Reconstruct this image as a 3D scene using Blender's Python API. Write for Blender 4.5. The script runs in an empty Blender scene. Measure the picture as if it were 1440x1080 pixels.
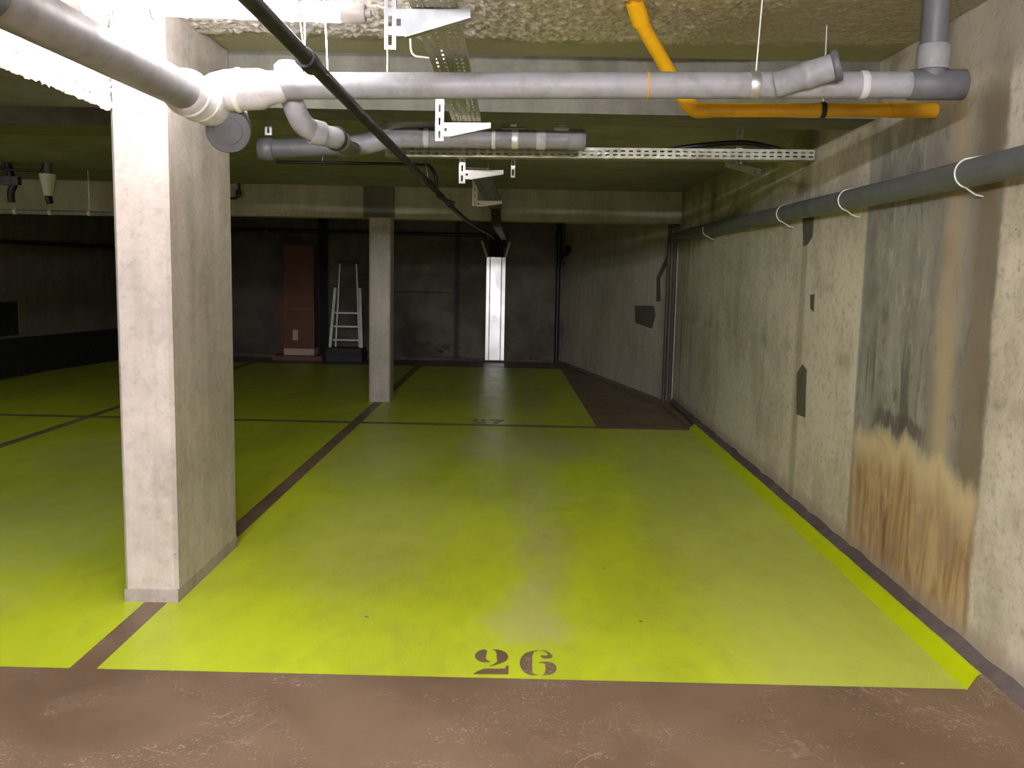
import bpy, math, random
from mathutils import Vector, Matrix, noise
random.seed(7)
C = bpy.context.scene.collection
R = math.radians

# ------------------------------------------------------------------ node helper
class NT:
    def __init__(s, name):
        s.mat = bpy.data.materials.new(name); s.mat.use_nodes = True
        s.t = s.mat.node_tree; s.t.nodes.clear()
        s.out = s.t.nodes.new('ShaderNodeOutputMaterial')
        s.b = s.t.nodes.new('ShaderNodeBsdfPrincipled')
        s.t.links.new(s.b.outputs[0], s.out.inputs[0])
        g = s.t.nodes.new('ShaderNodeNewGeometry'); s.pos = g.outputs['Position']
        sp = s.t.nodes.new('ShaderNodeSeparateXYZ'); s.t.links.new(s.pos, sp.inputs[0])
        s.x, s.y, s.z = sp.outputs
    def put(s, sock, v):
        if isinstance(v, bpy.types.NodeSocket): s.t.links.new(v, sock)
        elif isinstance(v, tuple) and len(v) == 3 and sock.type == 'RGBA': sock.default_value = (*v, 1)
        else: sock.default_value = v
    def m(s, op, a, b=0.0, clamp=False):
        n = s.t.nodes.new('ShaderNodeMath'); n.operation = op; n.use_clamp = clamp
        s.put(n.inputs[0], a); s.put(n.inputs[1], b); return n.outputs[0]
    def add(s, a, b): return s.m('ADD', a, b)
    def sub(s, a, b): return s.m('SUBTRACT', a, b)
    def mul(s, *a):
        r = a[0]
        for k in a[1:]: r = s.m('MULTIPLY', r, k)
        return r
    def inv(s, a): return s.m('SUBTRACT', 1.0, a)
    def mr(s, v, a, b, c=0.0, d=1.0):
        n = s.t.nodes.new('ShaderNodeMapRange'); n.interpolation_type = 'SMOOTHSTEP'
        s.put(n.inputs[0], v)
        if a > b: a, b, c, d = b, a, d, c
        for i, k in enumerate((a, b, c, d)): n.inputs[i + 1].default_value = k
        return n.outputs[0]
    def band(s, v, a, b, w): return s.mul(s.mr(v, a - w, a + w), s.mr(v, b + w, b - w))
    def comb(s, x, y, z):
        n = s.t.nodes.new('ShaderNodeCombineXYZ')
        for i, k in enumerate((x, y, z)): s.put(n.inputs[i], k)
        return n.outputs[0]
    def sc(s, kx, ky, kz): return s.comb(s.mul(s.x, kx), s.mul(s.y, ky), s.mul(s.z, kz))
    def noise(s, scale, detail=4.0, rough=0.55, vec=None, dist=0.0):
        n = s.t.nodes.new('ShaderNodeTexNoise'); n.inputs['Scale'].default_value = scale
        n.inputs['Detail'].default_value = detail; n.inputs['Roughness'].default_value = rough
        n.inputs['Distortion'].default_value = dist
        s.put(n.inputs['Vector'], vec if vec is not None else s.pos); return n.outputs[0]
    def vor(s, scale, vec=None):
        n = s.t.nodes.new('ShaderNodeTexVoronoi'); n.inputs['Scale'].default_value = scale
        s.put(n.inputs['Vector'], vec if vec is not None else s.pos); return n.outputs['Distance']
    def mix(s, f, a, b):
        n = s.t.nodes.new('ShaderNodeMix'); n.data_type = 'RGBA'
        s.put(n.inputs[0], f); s.put(n.inputs[6], a); s.put(n.inputs[7], b); return n.outputs[2]
    def spot(s, cx, cy, rx, ry, soft=0.5, wob=None):
        d = s.add(s.m('POWER', s.m('ABSOLUTE', s.mul(s.sub(s.x, cx), 1 / rx)), 2.0), s.m('POWER', s.m('ABSOLUTE', s.mul(s.sub(s.y, cy), 1 / ry)), 2.0))
        if wob is not None: d = s.add(d, wob)
        return s.mr(d, 1.0, soft)
    def bump(s, h, strength=0.3, dist=0.01):
        n = s.t.nodes.new('ShaderNodeBump'); n.inputs['Strength'].default_value = strength
        n.inputs['Distance'].default_value = dist; s.put(n.inputs['Height'], h)
        s.t.links.new(n.outputs[0], s.b.inputs['Normal'])
    def done(s, col, rough=0.8, metal=0.0, spec=0.5):
        s.put(s.b.inputs['Base Color'], col); s.put(s.b.inputs['Roughness'], rough)
        s.put(s.b.inputs['Metallic'], metal); s.b.inputs['Specular IOR Level'].default_value = spec
        return s.mat

def srgb(r, g, b):
    f = lambda c: (c / 255) / 12.92 if c <= 10 else (((c / 255) + .055) / 1.055) ** 2.4
    return (f(r), f(g), f(b))

def concrete(name, base, dark, pores=True, stripes=0.0, rough=.85):
    n = NT(name)
    big = n.noise(1.3, 5, .6); mid = n.noise(5, 6, .65); fine = n.noise(60, 4, .6)
    streak = n.noise(1.0, 5, .6, n.sc(9, 9, .8))
    f = n.mr(n.add(n.mul(big, .5), n.add(n.mul(mid, .3), n.mul(streak, .35))), .42, .75)
    c = n.mix(f, base, dark)
    c = n.mix(n.mr(fine, .52, .75, 0, .35), c, tuple(k * .55 for k in base))
    if pores: c = n.mix(n.mul(n.mr(n.vor(14), .07, .03), n.mr(n.noise(2.2), .5, .6)), c, tuple(k * .35 for k in dark))
    g2 = n.noise(26, 6, .7)
    c = n.mix(n.mr(g2, .5, .7, 0, .3), c, tuple(k * .6 for k in dark))
    c = n.mix(n.mr(g2, .48, .3, 0, .25), c, tuple(min(1, k * 1.25) for k in base))
    n.bump(n.add(n.mul(fine, .5), mid), .25, .008)
    return n.done(c, rough, 0, .3)

def plain(name, col, rough=.5, metal=0.0, dirt=.25, scale=18, spec=.5):
    n = NT(name)
    f = n.mr(n.noise(scale, 5, .65), .42, .72, 0, dirt)
    c = n.mix(f, col, tuple(k * .45 for k in col))
    n.bump(n.noise(scale * 4, 3), .06, .003)
    return n.done(c, n.mr(n.noise(scale * .6), .3, .7, rough * .85, min(1, rough * 1.2)), metal, spec)

M = {}
M['pillar'] = concrete('pillar_concrete', srgb(196, 187, 181), srgb(160, 152, 144))
M['beam'] = concrete('beam_concrete', srgb(118, 116, 106), srgb(92, 90, 80), False)
M['beam_far'] = concrete('far_beam_concrete', srgb(196, 188, 170), srgb(160, 152, 134), False)
M['soffit'] = concrete('soffit_concrete', srgb(160, 158, 150), srgb(126, 124, 116), False)
M['mortar'] = concrete('grey_mortar', srgb(118, 108, 104), srgb(84, 76, 74), False)
M['foot'] = concrete('pillar_foot_concrete', srgb(176, 166, 162), srgb(136, 126, 122), False)
M['patch'] = concrete('mortar_patch_grey', srgb(112, 106, 94), srgb(90, 84, 74), False)
M['angwall'] = concrete('angled_wall_concrete', srgb(216, 208, 192), srgb(180, 172, 156))
M['darkwall'] = concrete('far_wall_concrete', srgb(120, 112, 100), srgb(92, 86, 78))
M['plinth'] = plain('black_bitumen', srgb(22, 22, 24), .8)

# flocking ------------------------------------------------------------
n = NT('sprayed_flock')
fz = n.noise(38, 6, .7)
edge = n.mr(n.add(n.y, n.mul(n.sub(n.noise(7, 5, .7), .5), .38)), 4.11, 4.17)
edge = n.mul(edge, n.mr(n.x, -1.63, -1.60))
smoothr = n.mul(n.mr(n.add(n.x, n.mul(n.noise(4), .4)), .75, 1.05), .55)
c = n.mix(n.mr(fz, .4, .65), srgb(226, 218, 212), srgb(176, 168, 164))
c = n.mix(smoothr, c, srgb(158, 150, 140))
c = n.mix(edge, c, srgb(164, 160, 132))
n.bump(fz, .5, .012)
M['flock'] = n.done(c, .95, 0, .1)

# floor paints --------------------------------------------------------
n = NT('brown_floor_paint')
a = n.noise(1.2, 5, .6); fine = n.noise(95, 3, .7); sm = n.noise(2.6, 4, .65, None, .8)
c = n.mix(n.mr(a, .35, .7), srgb(136, 113, 93), srgb(112, 90, 72))
tracks = n.mul(n.mr(sm, .44, .64), n.mr(n.add(n.mul(fine, .6), n.mul(n.noise(30, 4, .7), .4)), .52, .64))
c = n.mix(n.mul(tracks, .75), c, srgb(196, 176, 160))
veins = n.mr(n.m('ABSOLUTE', n.sub(n.noise(1.5, 4, .6, n.comb(n.x, n.y, 4.0), 1.2), .5)), .008, .0)
c = n.mix(n.mul(veins, n.mr(sm, .45, .6), fine, .9), c, srgb(184, 158, 146))
c = n.mix(n.mul(n.mr(n.vor(7), .06, .03), n.mr(n.noise(3), .5, .6), .7), c, srgb(200, 185, 172))
n.bump(fine, .12, .003)
M['brown'] = n.done(c, n.mr(sm, .35, .7, .38, .6), 0, .45)

n = NT('lime_floor_paint')
lo = n.noise(.9, 5, .6, n.comb(n.mul(n.x, 1.5), n.mul(n.y, .7), 1.0)); mid = n.noise(4, 6, .65, n.comb(n.mul(n.x, 2.0), n.y, 0.0), .4)
fine = n.noise(120, 3, .7); strk = n.noise(1.0, 6, .7, n.comb(n.mul(n.x, 26), n.mul(n.y, 1.3), 0.0))
c = n.mix(n.mr(lo, .35, .7, 0, .7), srgb(204, 222, 44), srgb(184, 200, 52))
grime = n.mul(n.mr(n.add(n.mul(lo, .4), n.mul(mid, .6)), .47, .68), .55)
c = n.mix(grime, c, srgb(190, 194, 70))
wob = n.mul(n.sub(mid, .5), 2.6)
wx = n.add(n.x, n.mul(n.sub(n.noise(1.6, 4, .6, n.comb(n.x, n.mul(n.y, .8), 3.0)), .5), .5))
pm = n.mr(n.add(n.mul(mid, .6), n.mul(lo, .4)), .4, .58)
wear = n.mul(n.band(wx, .02, .24, .09), n.mr(n.y, 3.2, 3.6), n.mr(pm, 0, 1, .45, .9))
for p in ((.05, 7.3, .75, 1.0, .95), (.05, 3.5, .22, .25, .8), (-1.0, 6.9, .55, 1.5, .6), (-.75, 4.9, .55, 1.4, .45), (-2.6, 4.8, .8, 1.4, .5), (-3.0, 6.8, .8, 1.2, .5), (-2.4, 3.6, .5, .4, .4)):
    wear = n.m('MAXIMUM', wear, n.mul(n.spot(p[0], p[1], p[2], p[3], .0, wob), p[4]))
wear = n.m('MAXIMUM', wear, n.mul(n.mr(wx, .6, 1.0), .42))
wear = n.mul(wear, n.mr(n.add(n.mul(strk, .6), n.mul(fine, .4)), .3, .62, .45, .95))
c = n.mix(wear, c, srgb(202, 202, 132))
c = n.mix(n.mul(n.mr(strk, .62, .75), .3), c, srgb(168, 166, 96))
c = n.mix(n.mul(n.mr(n.vor(2.6, n.comb(n.x, n.y, 0.0)), .03, .018), .7), c, srgb(70, 66, 30))
sc2 = n.mr(n.noise(1.0, 5, .75, n.comb(n.mul(n.add(n.x, n.mul(n.y, .35)), 40), n.mul(n.y, 5), 0.0), .5), .6, .7)
c = n.mix(n.mul(sc2, n.mr(mid, .42, .6), .45), c, srgb(226, 232, 150))
gr = n.mr(n.noise(160, 2, .6), .5, .7)
c = n.mix(n.mul(gr, n.mr(lo, .42, .6), .35), c, srgb(130, 138, 44))
n.bump(fine, .1, .002)
M['lime'] = n.done(c, n.mr(mid, .3, .7, .33, .48), 0, .45)
M['limek'] = plain('lime_kerb_paint', srgb(202, 220, 8), .45, 0, .12, 9)

# stained retaining wall ---------------------------------------------
n = NT('stained_wall_concrete')
big = n.noise(1.1, 5, .6); mid = n.noise(5, 6, .65); fine = n.noise(70, 4, .6)
streak = n.noise(1.0, 6, .6, n.comb(0.0, n.mul(n.y, 5), n.mul(n.z, .9)), .5)
drip = n.noise(1.0, 5, .6, n.comb(0.0, n.mul(n.y, 8), n.mul(n.z, 1.6)), 1.2)
base = n.mix(n.mr(n.add(n.mul(big, .45), n.add(n.mul(streak, .25), n.mul(mid, .3))), .42, .62), srgb(228, 219, 202), srgb(192, 183, 164))
g2 = n.noise(24, 6, .7)
base = n.mix(n.mr(g2, .5, .68, 0, .5), base, srgb(146, 138, 122))
base = n.mix(n.mr(g2, .48, .32, 0, .4), base, srgb(228, 222, 208))
base = n.mix(n.mr(fine, .55, .75, 0, .3), base, srgb(120, 112, 94))
base = n.mix(n.mul(n.mr(n.vor(11), .06, .03), n.mr(n.noise(2.2), .48, .6)), base, srgb(90, 82, 66))
base = n.mix(n.mul(n.band(n.z, .95, 1.02, .03), n.mr(streak, .45, .6), .35), base, srgb(130, 122, 102))
zr0 = n.add(n.z, n.mul(n.sub(n.noise(1.0, 5, .65, n.comb(0.0, n.mul(n.y, 3.5), n.mul(n.z, 1.2))), .5), .42))
wy = n.add(n.y, n.mul(n.sub(n.noise(5, 5, .6), .5), .10))
grey = n.mix(n.mr(n.add(n.mul(streak, .5), n.mul(mid, .5)), .4, .62), srgb(168, 163, 156), srgb(132, 127, 120))
grey = n.mix(n.mul(n.band(n.add(wy, n.mul(n.sub(mid, .5), .5)), 3.75, 4.2, .12), n.mr(mid, .42, .6), .8), grey, srgb(164, 160, 152))
sme = n.noise(1.0, 6, .7, n.comb(0.0, n.mul(n.y, 9), n.mul(n.z, 3.5)), 1.5)
grey = n.mix(n.mul(n.mul(n.mr(sme, .54, .68), n.mr(wy, 4.36, 4.2)), .7), grey, srgb(104, 99, 94))
grey = n.mix(n.mul(n.mr(sme, .44, .34), n.band(wy, 3.75, 4.25, .1), .7), grey, srgb(190, 188, 182))
grey = n.mix(n.mul(n.band(zr0, .72, .80, .02), n.band(wy, 3.72, 4.25, .05), .7), grey, srgb(86, 80, 78))
grey = n.mix(n.mul(n.mr(drip, .56, .68), n.band(n.z, .65, 1.1, .25), .8), grey, srgb(92, 86, 80))
grey = n.mix(n.mul(n.band(wy, 3.5, 3.66, .07), n.mr(streak, .3, .6, .4, .85)), grey, srgb(198, 180, 148))
grey = n.mix(n.mul(n.band(wy, 3.24, 3.42, .07), .85), grey, srgb(134, 120, 98))
panel = n.mul(n.mr(n.add(n.y, n.mul(n.sub(mid, .5), .03)), 4.51, 4.48), n.mr(wy, 3.22, 3.26))
panel = n.mul(panel, n.mr(n.z, 2.3, 2.0, 0, 1))
c = n.mix(panel, base, grey)
zr = zr0
rustm = n.mul(n.mr(zr, .74, .64), n.mr(wy, 4.52, 4.42), n.mr(wy, 3.2, 3.3))
rust = n.mix(n.mr(drip, .38, .62), srgb(204, 174, 132), srgb(162, 124, 84))
rust = n.mix(n.mul(n.mr(n.add(n.mul(mid, .7), n.mul(n.noise(2.6), .3)), .48, .6), .7), rust, srgb(170, 146, 122))
rust = n.mix(n.mr(zr, .46, .66), rust, srgb(222, 202, 160))
rust = n.mix(n.mul(n.mr(drip, .6, .68), n.mr(n.z, .45, .3), .8), rust, srgb(122, 80, 48))
rust = n.mix(n.mul(n.mr(mid, .55, .7), .45), rust, srgb(190, 160, 140))
c = n.mix(n.mul(rustm, .92), c, rust)
foot = n.mr(n.add(n.z, n.mul(n.sub(n.noise(9, 5, .6), .5), .12)), .19, .1)
c = n.mix(n.mul(foot, .7), c, srgb(176, 156, 142))
c = n.mix(n.mul(n.mr(n.noise(1.0, 5, .6, n.comb(0.0, n.mul(n.y, 8), n.mul(n.z, .5))), .52, .68), n.mr(n.y, 8.2, 9.6), .6), c, srgb(96, 86, 76))
c = n.mix(n.mul(n.band(n.y, 5.40, 5.50, .012), .45), c, srgb(132, 126, 100))
c = n.mix(n.mul(n.mr(n.m('ABSOLUTE', n.sub(n.y, 5.39)), .02, .008), .7), c, srgb(208, 198, 168))
c = n.mix(n.mul(n.mr(n.m('ABSOLUTE', n.sub(n.y, 5.52)), .02, .008), .7), c, srgb(204, 194, 166))
over = n.mr(n.add(n.z, n.mul(n.sub(n.noise(6, 5, .7), .5), .1)), 2.12, 2.2)
c = n.mix(n.mul(over, .6), c, srgb(150, 142, 132))
c = n.mix(n.mul(n.mr(n.noise(1.7, 5, .65), .5, .64), n.mr(n.z, 1.75, 1.95), .6), c, srgb(112, 96, 78))
n.bump(n.add(n.mul(fine, .5), mid), .3, .008)
M['wall'] = n.done(c, .85, 0, .3)

n = NT('back_wall_concrete')
big = n.noise(1.2, 5, .6); mid = n.noise(4, 6, .65)
c = n.mix(n.mr(n.add(n.mul(big, .6), n.mul(mid, .4)), .38, .62), srgb(122, 115, 104), srgb(90, 84, 77))
c = n.mix(n.mul(n.mr(n.x, -3.5, -3.6), .35), c, srgb(84, 80, 80))
c = n.mix(n.band(n.x, -3.2, -3.04, .02), c, srgb(46, 45, 50))
c = n.mix(n.mul(n.band(n.x, -1.05, -.97, .03), .7), c, srgb(52, 50, 46))
c = n.mix(n.mul(n.mr(n.noise(3, 4, .6), .6, .68), n.mr(n.z, .4, .1), .8), c, srgb(40, 36, 32))
c = n.mix(n.mul(n.mr(n.m('ABSOLUTE', n.sub(n.add(n.z, n.mul(n.noise(2), .06)), 1.1)), .02, .008), n.band(n.x, -2.2, -1.1, .1), .6), c, srgb(48, 44, 40))
n.bump(mid, .2, .01)
M['back'] = n.done(c, .9, 0, .2)

M['pvc'] = plain('dusty_grey_pvc', srgb(146, 144, 148), .5, 0, .5, 14)
M['pvc_cl'] = plain('white_dusted_pvc', srgb(196, 193, 194), .7, 0, .35, 30)
M['pvc_d'] = plain('dark_grey_pvc', srgb(96, 96, 100), .5, 0, .35, 16)
M['pvc_w'] = plain('blue_grey_pvc', srgb(112, 116, 118), .45, 0, .3, 10)
M['white'] = plain('white_plastic', srgb(222, 220, 210), .5, 0, .12)
M['galv'] = plain('galvanised_steel', srgb(206, 206, 204), .34, .85, .25, 26)
M['galv_w'] = plain('bright_zinc_steel', srgb(236, 236, 236), .42, .55, .12, 22)
M['greyzinc'] = plain('grey_zinc_steel', srgb(150, 153, 156), .45, .5, .3, 14)
M['tray'] = plain('dusty_galvanised_tray', srgb(178, 176, 160), .5, .6, .4, 30)
M['tray_shade'] = plain('shaded_galvanised_tray', srgb(112, 112, 108), .5, .5, .4, 30)  # darker tray steel: shade of the unlit underside put into the colour
M['trunk'] = plain('aluminium_trunking', srgb(240, 241, 243), .36, .9, .12, 5)
M['black'] = plain('black_plastic', srgb(30, 28, 32), .42, 0, .3)
M['dkpipe'] = plain('dark_brown_pvc', srgb(74, 66, 60), .6, 0, .3)
M['yellow'] = plain('yellow_gas_paint', srgb(212, 158, 12), .4, 0, .3, 9)
M['brownbox'] = plain('reddish_brown_board', srgb(120, 76, 60), .7, 0, .35, 6)
M['pinkwhite'] = plain('pinkish_white_card', srgb(214, 190, 180), .8, 0, .2, 20)
M['redboard'] = plain('reddish_board', srgb(128, 92, 84), .7, 0, .3, 8)
M['crate'] = plain('dark_blue_plastic', srgb(50, 48, 64), .55, 0, .3)
M['alu'] = plain('ladder_aluminium', srgb(206, 204, 200), .45, .6, .2)
M['capgrey'] = plain('grey_lamp_cap', srgb(178, 170, 168), .45, 0, .08)
M['duct'] = plain('dark_blue_grey_metal', srgb(52, 52, 62), .6, 0, .2)
n = NT('tube_light_glow')
em = n.t.nodes.new('ShaderNodeEmission'); em.inputs[0].default_value = (1.0, .975, .975, 1); em.inputs[1].default_value = 10
n.t.links.new(em.outputs[0], n.out.inputs[0]); M['glow'] = n.mat
n = NT('dim_fill_tube_glow'); em = n.t.nodes.new('ShaderNodeEmission'); em.inputs[0].default_value = (1.0, .98, .9, 1); em.inputs[1].default_value = 3  # for the unseen tube added as weak fill over the left bays
n.t.links.new(em.outputs[0], n.out.inputs[0]); M['glow_fill_dim'] = n.mat
n = NT('bright_fill_tube_glow'); em = n.t.nodes.new('ShaderNodeEmission'); em.inputs[0].default_value = (.98, .97, 1.0, 1); em.inputs[1].default_value = 98  # for the unseen tubes added as fill over the lane
n.t.links.new(em.outputs[0], n.out.inputs[0]); M['glow_fill'] = n.mat
n = NT('sleeve'); M['sleeve'] = n.done(srgb(235, 235, 235), .3)

# ------------------------------------------------------------------ mesh builder
class MB:
    def __init__(s): s.v = []; s.f = []; s.sm = []; s.mi = []
    def poly(s, pts, mi=0, sm=False):
        k = len(s.v); s.v += [tuple(p) for p in pts]; s.f.append(tuple(range(k, k + len(pts)))); s.sm.append(sm); s.mi.append(mi)
    def faces(s, vs, fs, sm=False, mi=0):
        k = len(s.v); s.v += [tuple(p) for p in vs]
        for f in fs: s.f.append(tuple(i + k for i in f)); s.sm.append(sm); s.mi.append(mi)
    def obox(s, c, ux, uy, uz, a, b, d, mi=0):      # centre, axes, full sizes
        c = Vector(c); ux, uy, uz = (Vector(u).normalized() for u in (ux, uy, uz)); vs = []
        for k in (-.5, .5):
            for j in (-.5, .5):
                for i in (-.5, .5): vs.append(c + ux * a * i + uy * b * j + uz * d * k)
        s.faces(vs, [(0, 2, 3, 1), (4, 5, 7, 6), (0, 1, 5, 4), (2, 6, 7, 3), (0, 4, 6, 2), (1, 3, 7, 5)], mi=mi)
        return s
    def box(s, x0, x1, y0, y1, z0, z1, mi=0):
        return s.obox(((x0 + x1) / 2, (y0 + y1) / 2, (z0 + z1) / 2), (1, 0, 0), (0, 1, 0), (0, 0, 1), x1 - x0, y1 - y0, z1 - z0, mi)
    def prism(s, xy, z0, z1, mi=0):
        n = len(xy); vs = [(x, y, z0) for x, y in xy] + [(x, y, z1) for x, y in xy]
        s.faces(vs, [tuple(reversed(range(n))), tuple(range(n, 2 * n))] + [(i, (i + 1) % n, n + (i + 1) % n, n + i) for i in range(n)], mi=mi); return s
    def tube(s, pts, r, n=20, caps=True, hollow=0):
        pts = [Vector(p) for p in pts]; rs = r if isinstance(r, (list, tuple)) else [r] * len(pts)
        t0 = (pts[1] - pts[0]).normalized(); up = Vector((0, 0, 1)) if abs(t0.z) < .9 else Vector((1, 0, 0))
        u = t0.cross(up).normalized(); vs = []; fs = []
        for i, p in enumerate(pts):
            t = (pts[min(i + 1, len(pts) - 1)] - pts[max(i - 1, 0)]).normalized()
            u = (u - t * u.dot(t)).normalized(); w = t.cross(u)
            for k in range(n):
                a = 2 * math.pi * k / n; vs.append(p + (u * math.cos(a) + w * math.sin(a)) * rs[i])
        for i in range(len(pts) - 1):
            for k in range(n):
                k2 = (k + 1) % n; fs.append((i * n + k, i * n + k2, (i + 1) * n + k2, (i + 1) * n + k))
        s.faces(vs, fs, True)
        if caps:
            s.poly(list(reversed(vs[:n]))); s.poly(vs[-n:])
        return s
    def ring(s, c, ax, r, w, n=24, r0=None):          # a collar: short closed tube round an axis
        c = Vector(c); ax = Vector(ax).normalized()
        a, b = c - ax * w / 2, c + ax * w / 2; e = min(.004, w * .2)
        r0 = r0 or r * .9
        return s.tube([a, a, a + ax * e, b - ax * e, b, b][1:5], [r - .002, r, r, r - .002], n)
    def plate(s, o, u, v, L, W, t, rows, pitch, slot, sw):  # slotted steel plate
        o = Vector(o); u = Vector(u).normalized(); v = Vector(v).normalized(); w = u.cross(v)
        e = [0]
        for k in rows: e += [k - sw / 2, k + sw / 2]
        e.append(W)
        for i in range(0, len(e), 2):
            s.obox(o + u * L / 2 + v * (e[i] + e[i + 1]) / 2, u, v, w, L, e[i + 1] - e[i], t)
        nb = max(1, int(L / pitch))
        for k in rows:
            for j in range(nb + 1):
                c = j * L / nb; a = max(0, c - (pitch - slot) / 2); b = min(L, c + (pitch - slot) / 2)
                s.obox(o + u * (a + b) / 2 + v * k, u, v, w, b - a, sw, t)
        return s
    def build(s, name, mats, parent=None, at=None):
        me = bpy.data.meshes.new(name)
        off = Vector(parent.location) if parent is not None else Vector(at or (0, 0, 0))
        p = parent
        if parent is not None and parent.parent is not None: off = Vector(parent['_at']) if '_at' in parent else Vector(parent.parent.location)
        me.from_pydata([tuple(Vector(v) - off) for v in s.v], [], s.f)
        for m in (mats if isinstance(mats, (list, tuple)) else [mats]): me.materials.append(m)
        me.polygons.foreach_set('use_smooth', s.sm); me.polygons.foreach_set('material_index', s.mi); me.update()
        o = bpy.data.objects.new(name, me); C.objects.link(o)
        if parent is not None: o.parent = parent
        else: o.location = off
        return o

def tag(o, label, cat, group=None):
    o['label'] = label; o['category'] = cat
    if group: o['group'] = group
    return o
def thing(name, label, cat, at, group=None):
    o = bpy.data.objects.new(name, None); o.empty_display_size = .1; C.objects.link(o); o.location = at
    return tag(o, label, cat, group)
def struct(o): o['kind'] = 'structure'; return o
def bez(p, k=8):                                          # smooth path through points
    P = [Vector(q) for q in p]; out = []
    for i in range(len(P) - 1):
        p0, p1, p2, p3 = P[max(i - 1, 0)], P[i], P[i + 1], P[min(i + 2, len(P) - 1)]
        for j in range(k):
            t = j / k; out.append(.5 * (2 * p1 + (p2 - p0) * t + (2 * p0 - 5 * p1 + 4 * p2 - p3) * t * t + (3 * p1 - p0 - 3 * p2 + p3) * t ** 3))
    return out + [P[-1]]

# ------------------------------------------------------------------ setting
LW = lambda y: -6.0 + (y - 13.33) / 6.0                   # left wall
XW = 1.67                                                 # right wall
CZ, CF = 2.42, 2.27                                       # ceiling heights, near and far
b = MB()
xs = [-9.2, -6.2, -4.03, -3.94, -1.55, -1.455, .68, 1.57, 1.72]
ys = [-5, 3.02, 8.255, 8.36, 13.45, 14.5]
lime = {(4, 1): 0}
for i in range(len(xs) - 1):
    for j in range(len(ys) - 1):
        k = 0
        if j == 1 and i in (1, 3, 5, 6): k = 1
        if j == 3 and i in (1, 3, 5): k = 1
        fx = lambda ii, jj: (.728 if jj <= 3 else .611) if ii == 6 and jj >= 2 else xs[ii]
        b.poly([(fx(i, j), ys[j], 0), (fx(i + 1, j), ys[j], 0), (fx(i + 1, j + 1), ys[j + 1], 0), (fx(i, j + 1), ys[j + 1], 0)], k)
struct(b.build('floor', [M['brown'], M['lime']]))

# ceiling: near flocked slab, far slab
b = MB()
nx, ny = 250, 205; X0, X1, Y0, Y1 = -1.634, XW, 1.6, 4.3
vs = []
for j in range(ny + 1):
    for i in range(nx + 1):
        x = X0 + (X1 - X0) * i / nx; y = Y0 + (Y1 - Y0) * j / ny
        p = Vector((x, y, 0))
        lim = 4.14 + .10 * noise.noise(p * 6) + .05 * noise.noise(p * 23)
        f = max(0, min(1, (lim - y) / .06)) * (1 - .75 * max(0, min(1, (x - .7 + .3 * noise.noise(p * 3)) / .4)))
        d = (.012 + .016 * abs(noise.noise(p * 28)) + .016 * noise.noise(p * 52) + .006 * noise.noise(p * 110)) * f
        vs.append((x, y, CZ - max(d, 0)))
b.faces(vs, [(j * (nx + 1) + i, (j + 1) * (nx + 1) + i, (j + 1) * (nx + 1) + i + 1, j * (nx + 1) + i + 1) for j in range(ny) for i in range(nx)], True)
b.box(X0, X1 + .1, -5.2, Y0, CZ, CZ + .3); b.box(X0, X1 + .1, Y0, 4.46, CZ + .001, CZ + .3)
b.box(-6.9, X1 + .1, 4.8, 14.6, CF, CF + .45, 1)
struct(b.build('ceiling', [M['flock'], M['soffit']]))

# lower slab over the lane on the left with a flocked edge
b = MB()
ny, nz = 330, 44
vs = []
for j in range(ny + 1):
    y = -.4 + 4.06 * j / ny
    for k in range(nz + 1):
        p = Vector((0, y, k * .012)); rag = .012 * noise.noise(p * 14) + .010 * noise.noise(Vector((3, y * 46, 0)))
        z = (2.0 + rag) * (1 - k / nz) + CZ * k / nz
        q = Vector((0, y, z))
        d = .014 + .014 * abs(noise.noise(q * 30)) + .015 * noise.noise(q * 55) + .006 * noise.noise(q * 110)
        vs.append((-1.634 + max(.002, d) - .006, y, z))
b.faces(vs, [(j * (nz + 1) + k, (j + 1) * (nz + 1) + k, (j + 1) * (nz + 1) + k + 1, j * (nz + 1) + k + 1) for j in range(ny) for k in range(nz)], True)
b.box(-9.3, -1.636, -5.2, 3.655, 2.012, 2.75, 1)
struct(b.build('ceiling_slab', [M['flock'], M['beam']]))

b = MB().box(-1.63, XW + .05, 4.46, 4.8, 2.16, 2.75); struct(b.build('ceiling_beam', M['beam']))
b = MB().box(-7.9, -1.636, 4.46, 4.85, 2.065, 2.75); struct(b.build('ceiling_beam', M['beam']))
b = MB().box(-6.75, 1.66, 9.66, 9.96, 1.945, 2.4); b.box(-1.66, -1.34, 9.61, 9.67, 1.95, 2.27, 1)
struct(b.build('ceiling_beam', [M['beam_far'], M['beam']]))

# walls
b = MB().box(XW, XW + .25, -5.2, 9.86, 0, 2.75)
wr = struct(b.build('wall_right', M['wall']))
def wallpoly(pts, x):
    bb = MB(); n_ = len(pts)
    bb.faces([(x, y, z) for y, z in pts] + [(x + .02, y, z) for y, z in pts], [tuple(range(n_)), tuple(reversed(range(n_, 2 * n_)))] + [(i, n_ + i, n_ + (i + 1) % n_, (i + 1) % n_) for i in range(n_)])
    return bb
for pts in ([(5.52, 1.77), (5.31, 1.765), (5.312, 1.64), (5.40, 1.60), (5.47, 1.59)], [(5.455, .836), (5.36, .9), (5.275, .875), (5.25, .6), (5.42, .594)], [(5.29, 1.31), (5.215, 1.315), (5.21, 1.215), (5.272, 1.23)]):
    wallpoly(pts, XW - .004).build('mortar_patch', M['patch'], wr)
A0, A1 = Vector((1.66, 9.84, 0)), Vector((.637, 14.42, 0)); ad = (A1 - A0).normalized(); an = Vector((ad.y, -ad.x, 0))
b = MB().prism([(A0.x, A0.y), (A0.x + .4, A0.y), (A1.x + .4, A1.y + .2), (A1.x, A1.y + .2)], 0, 2.5)
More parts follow.
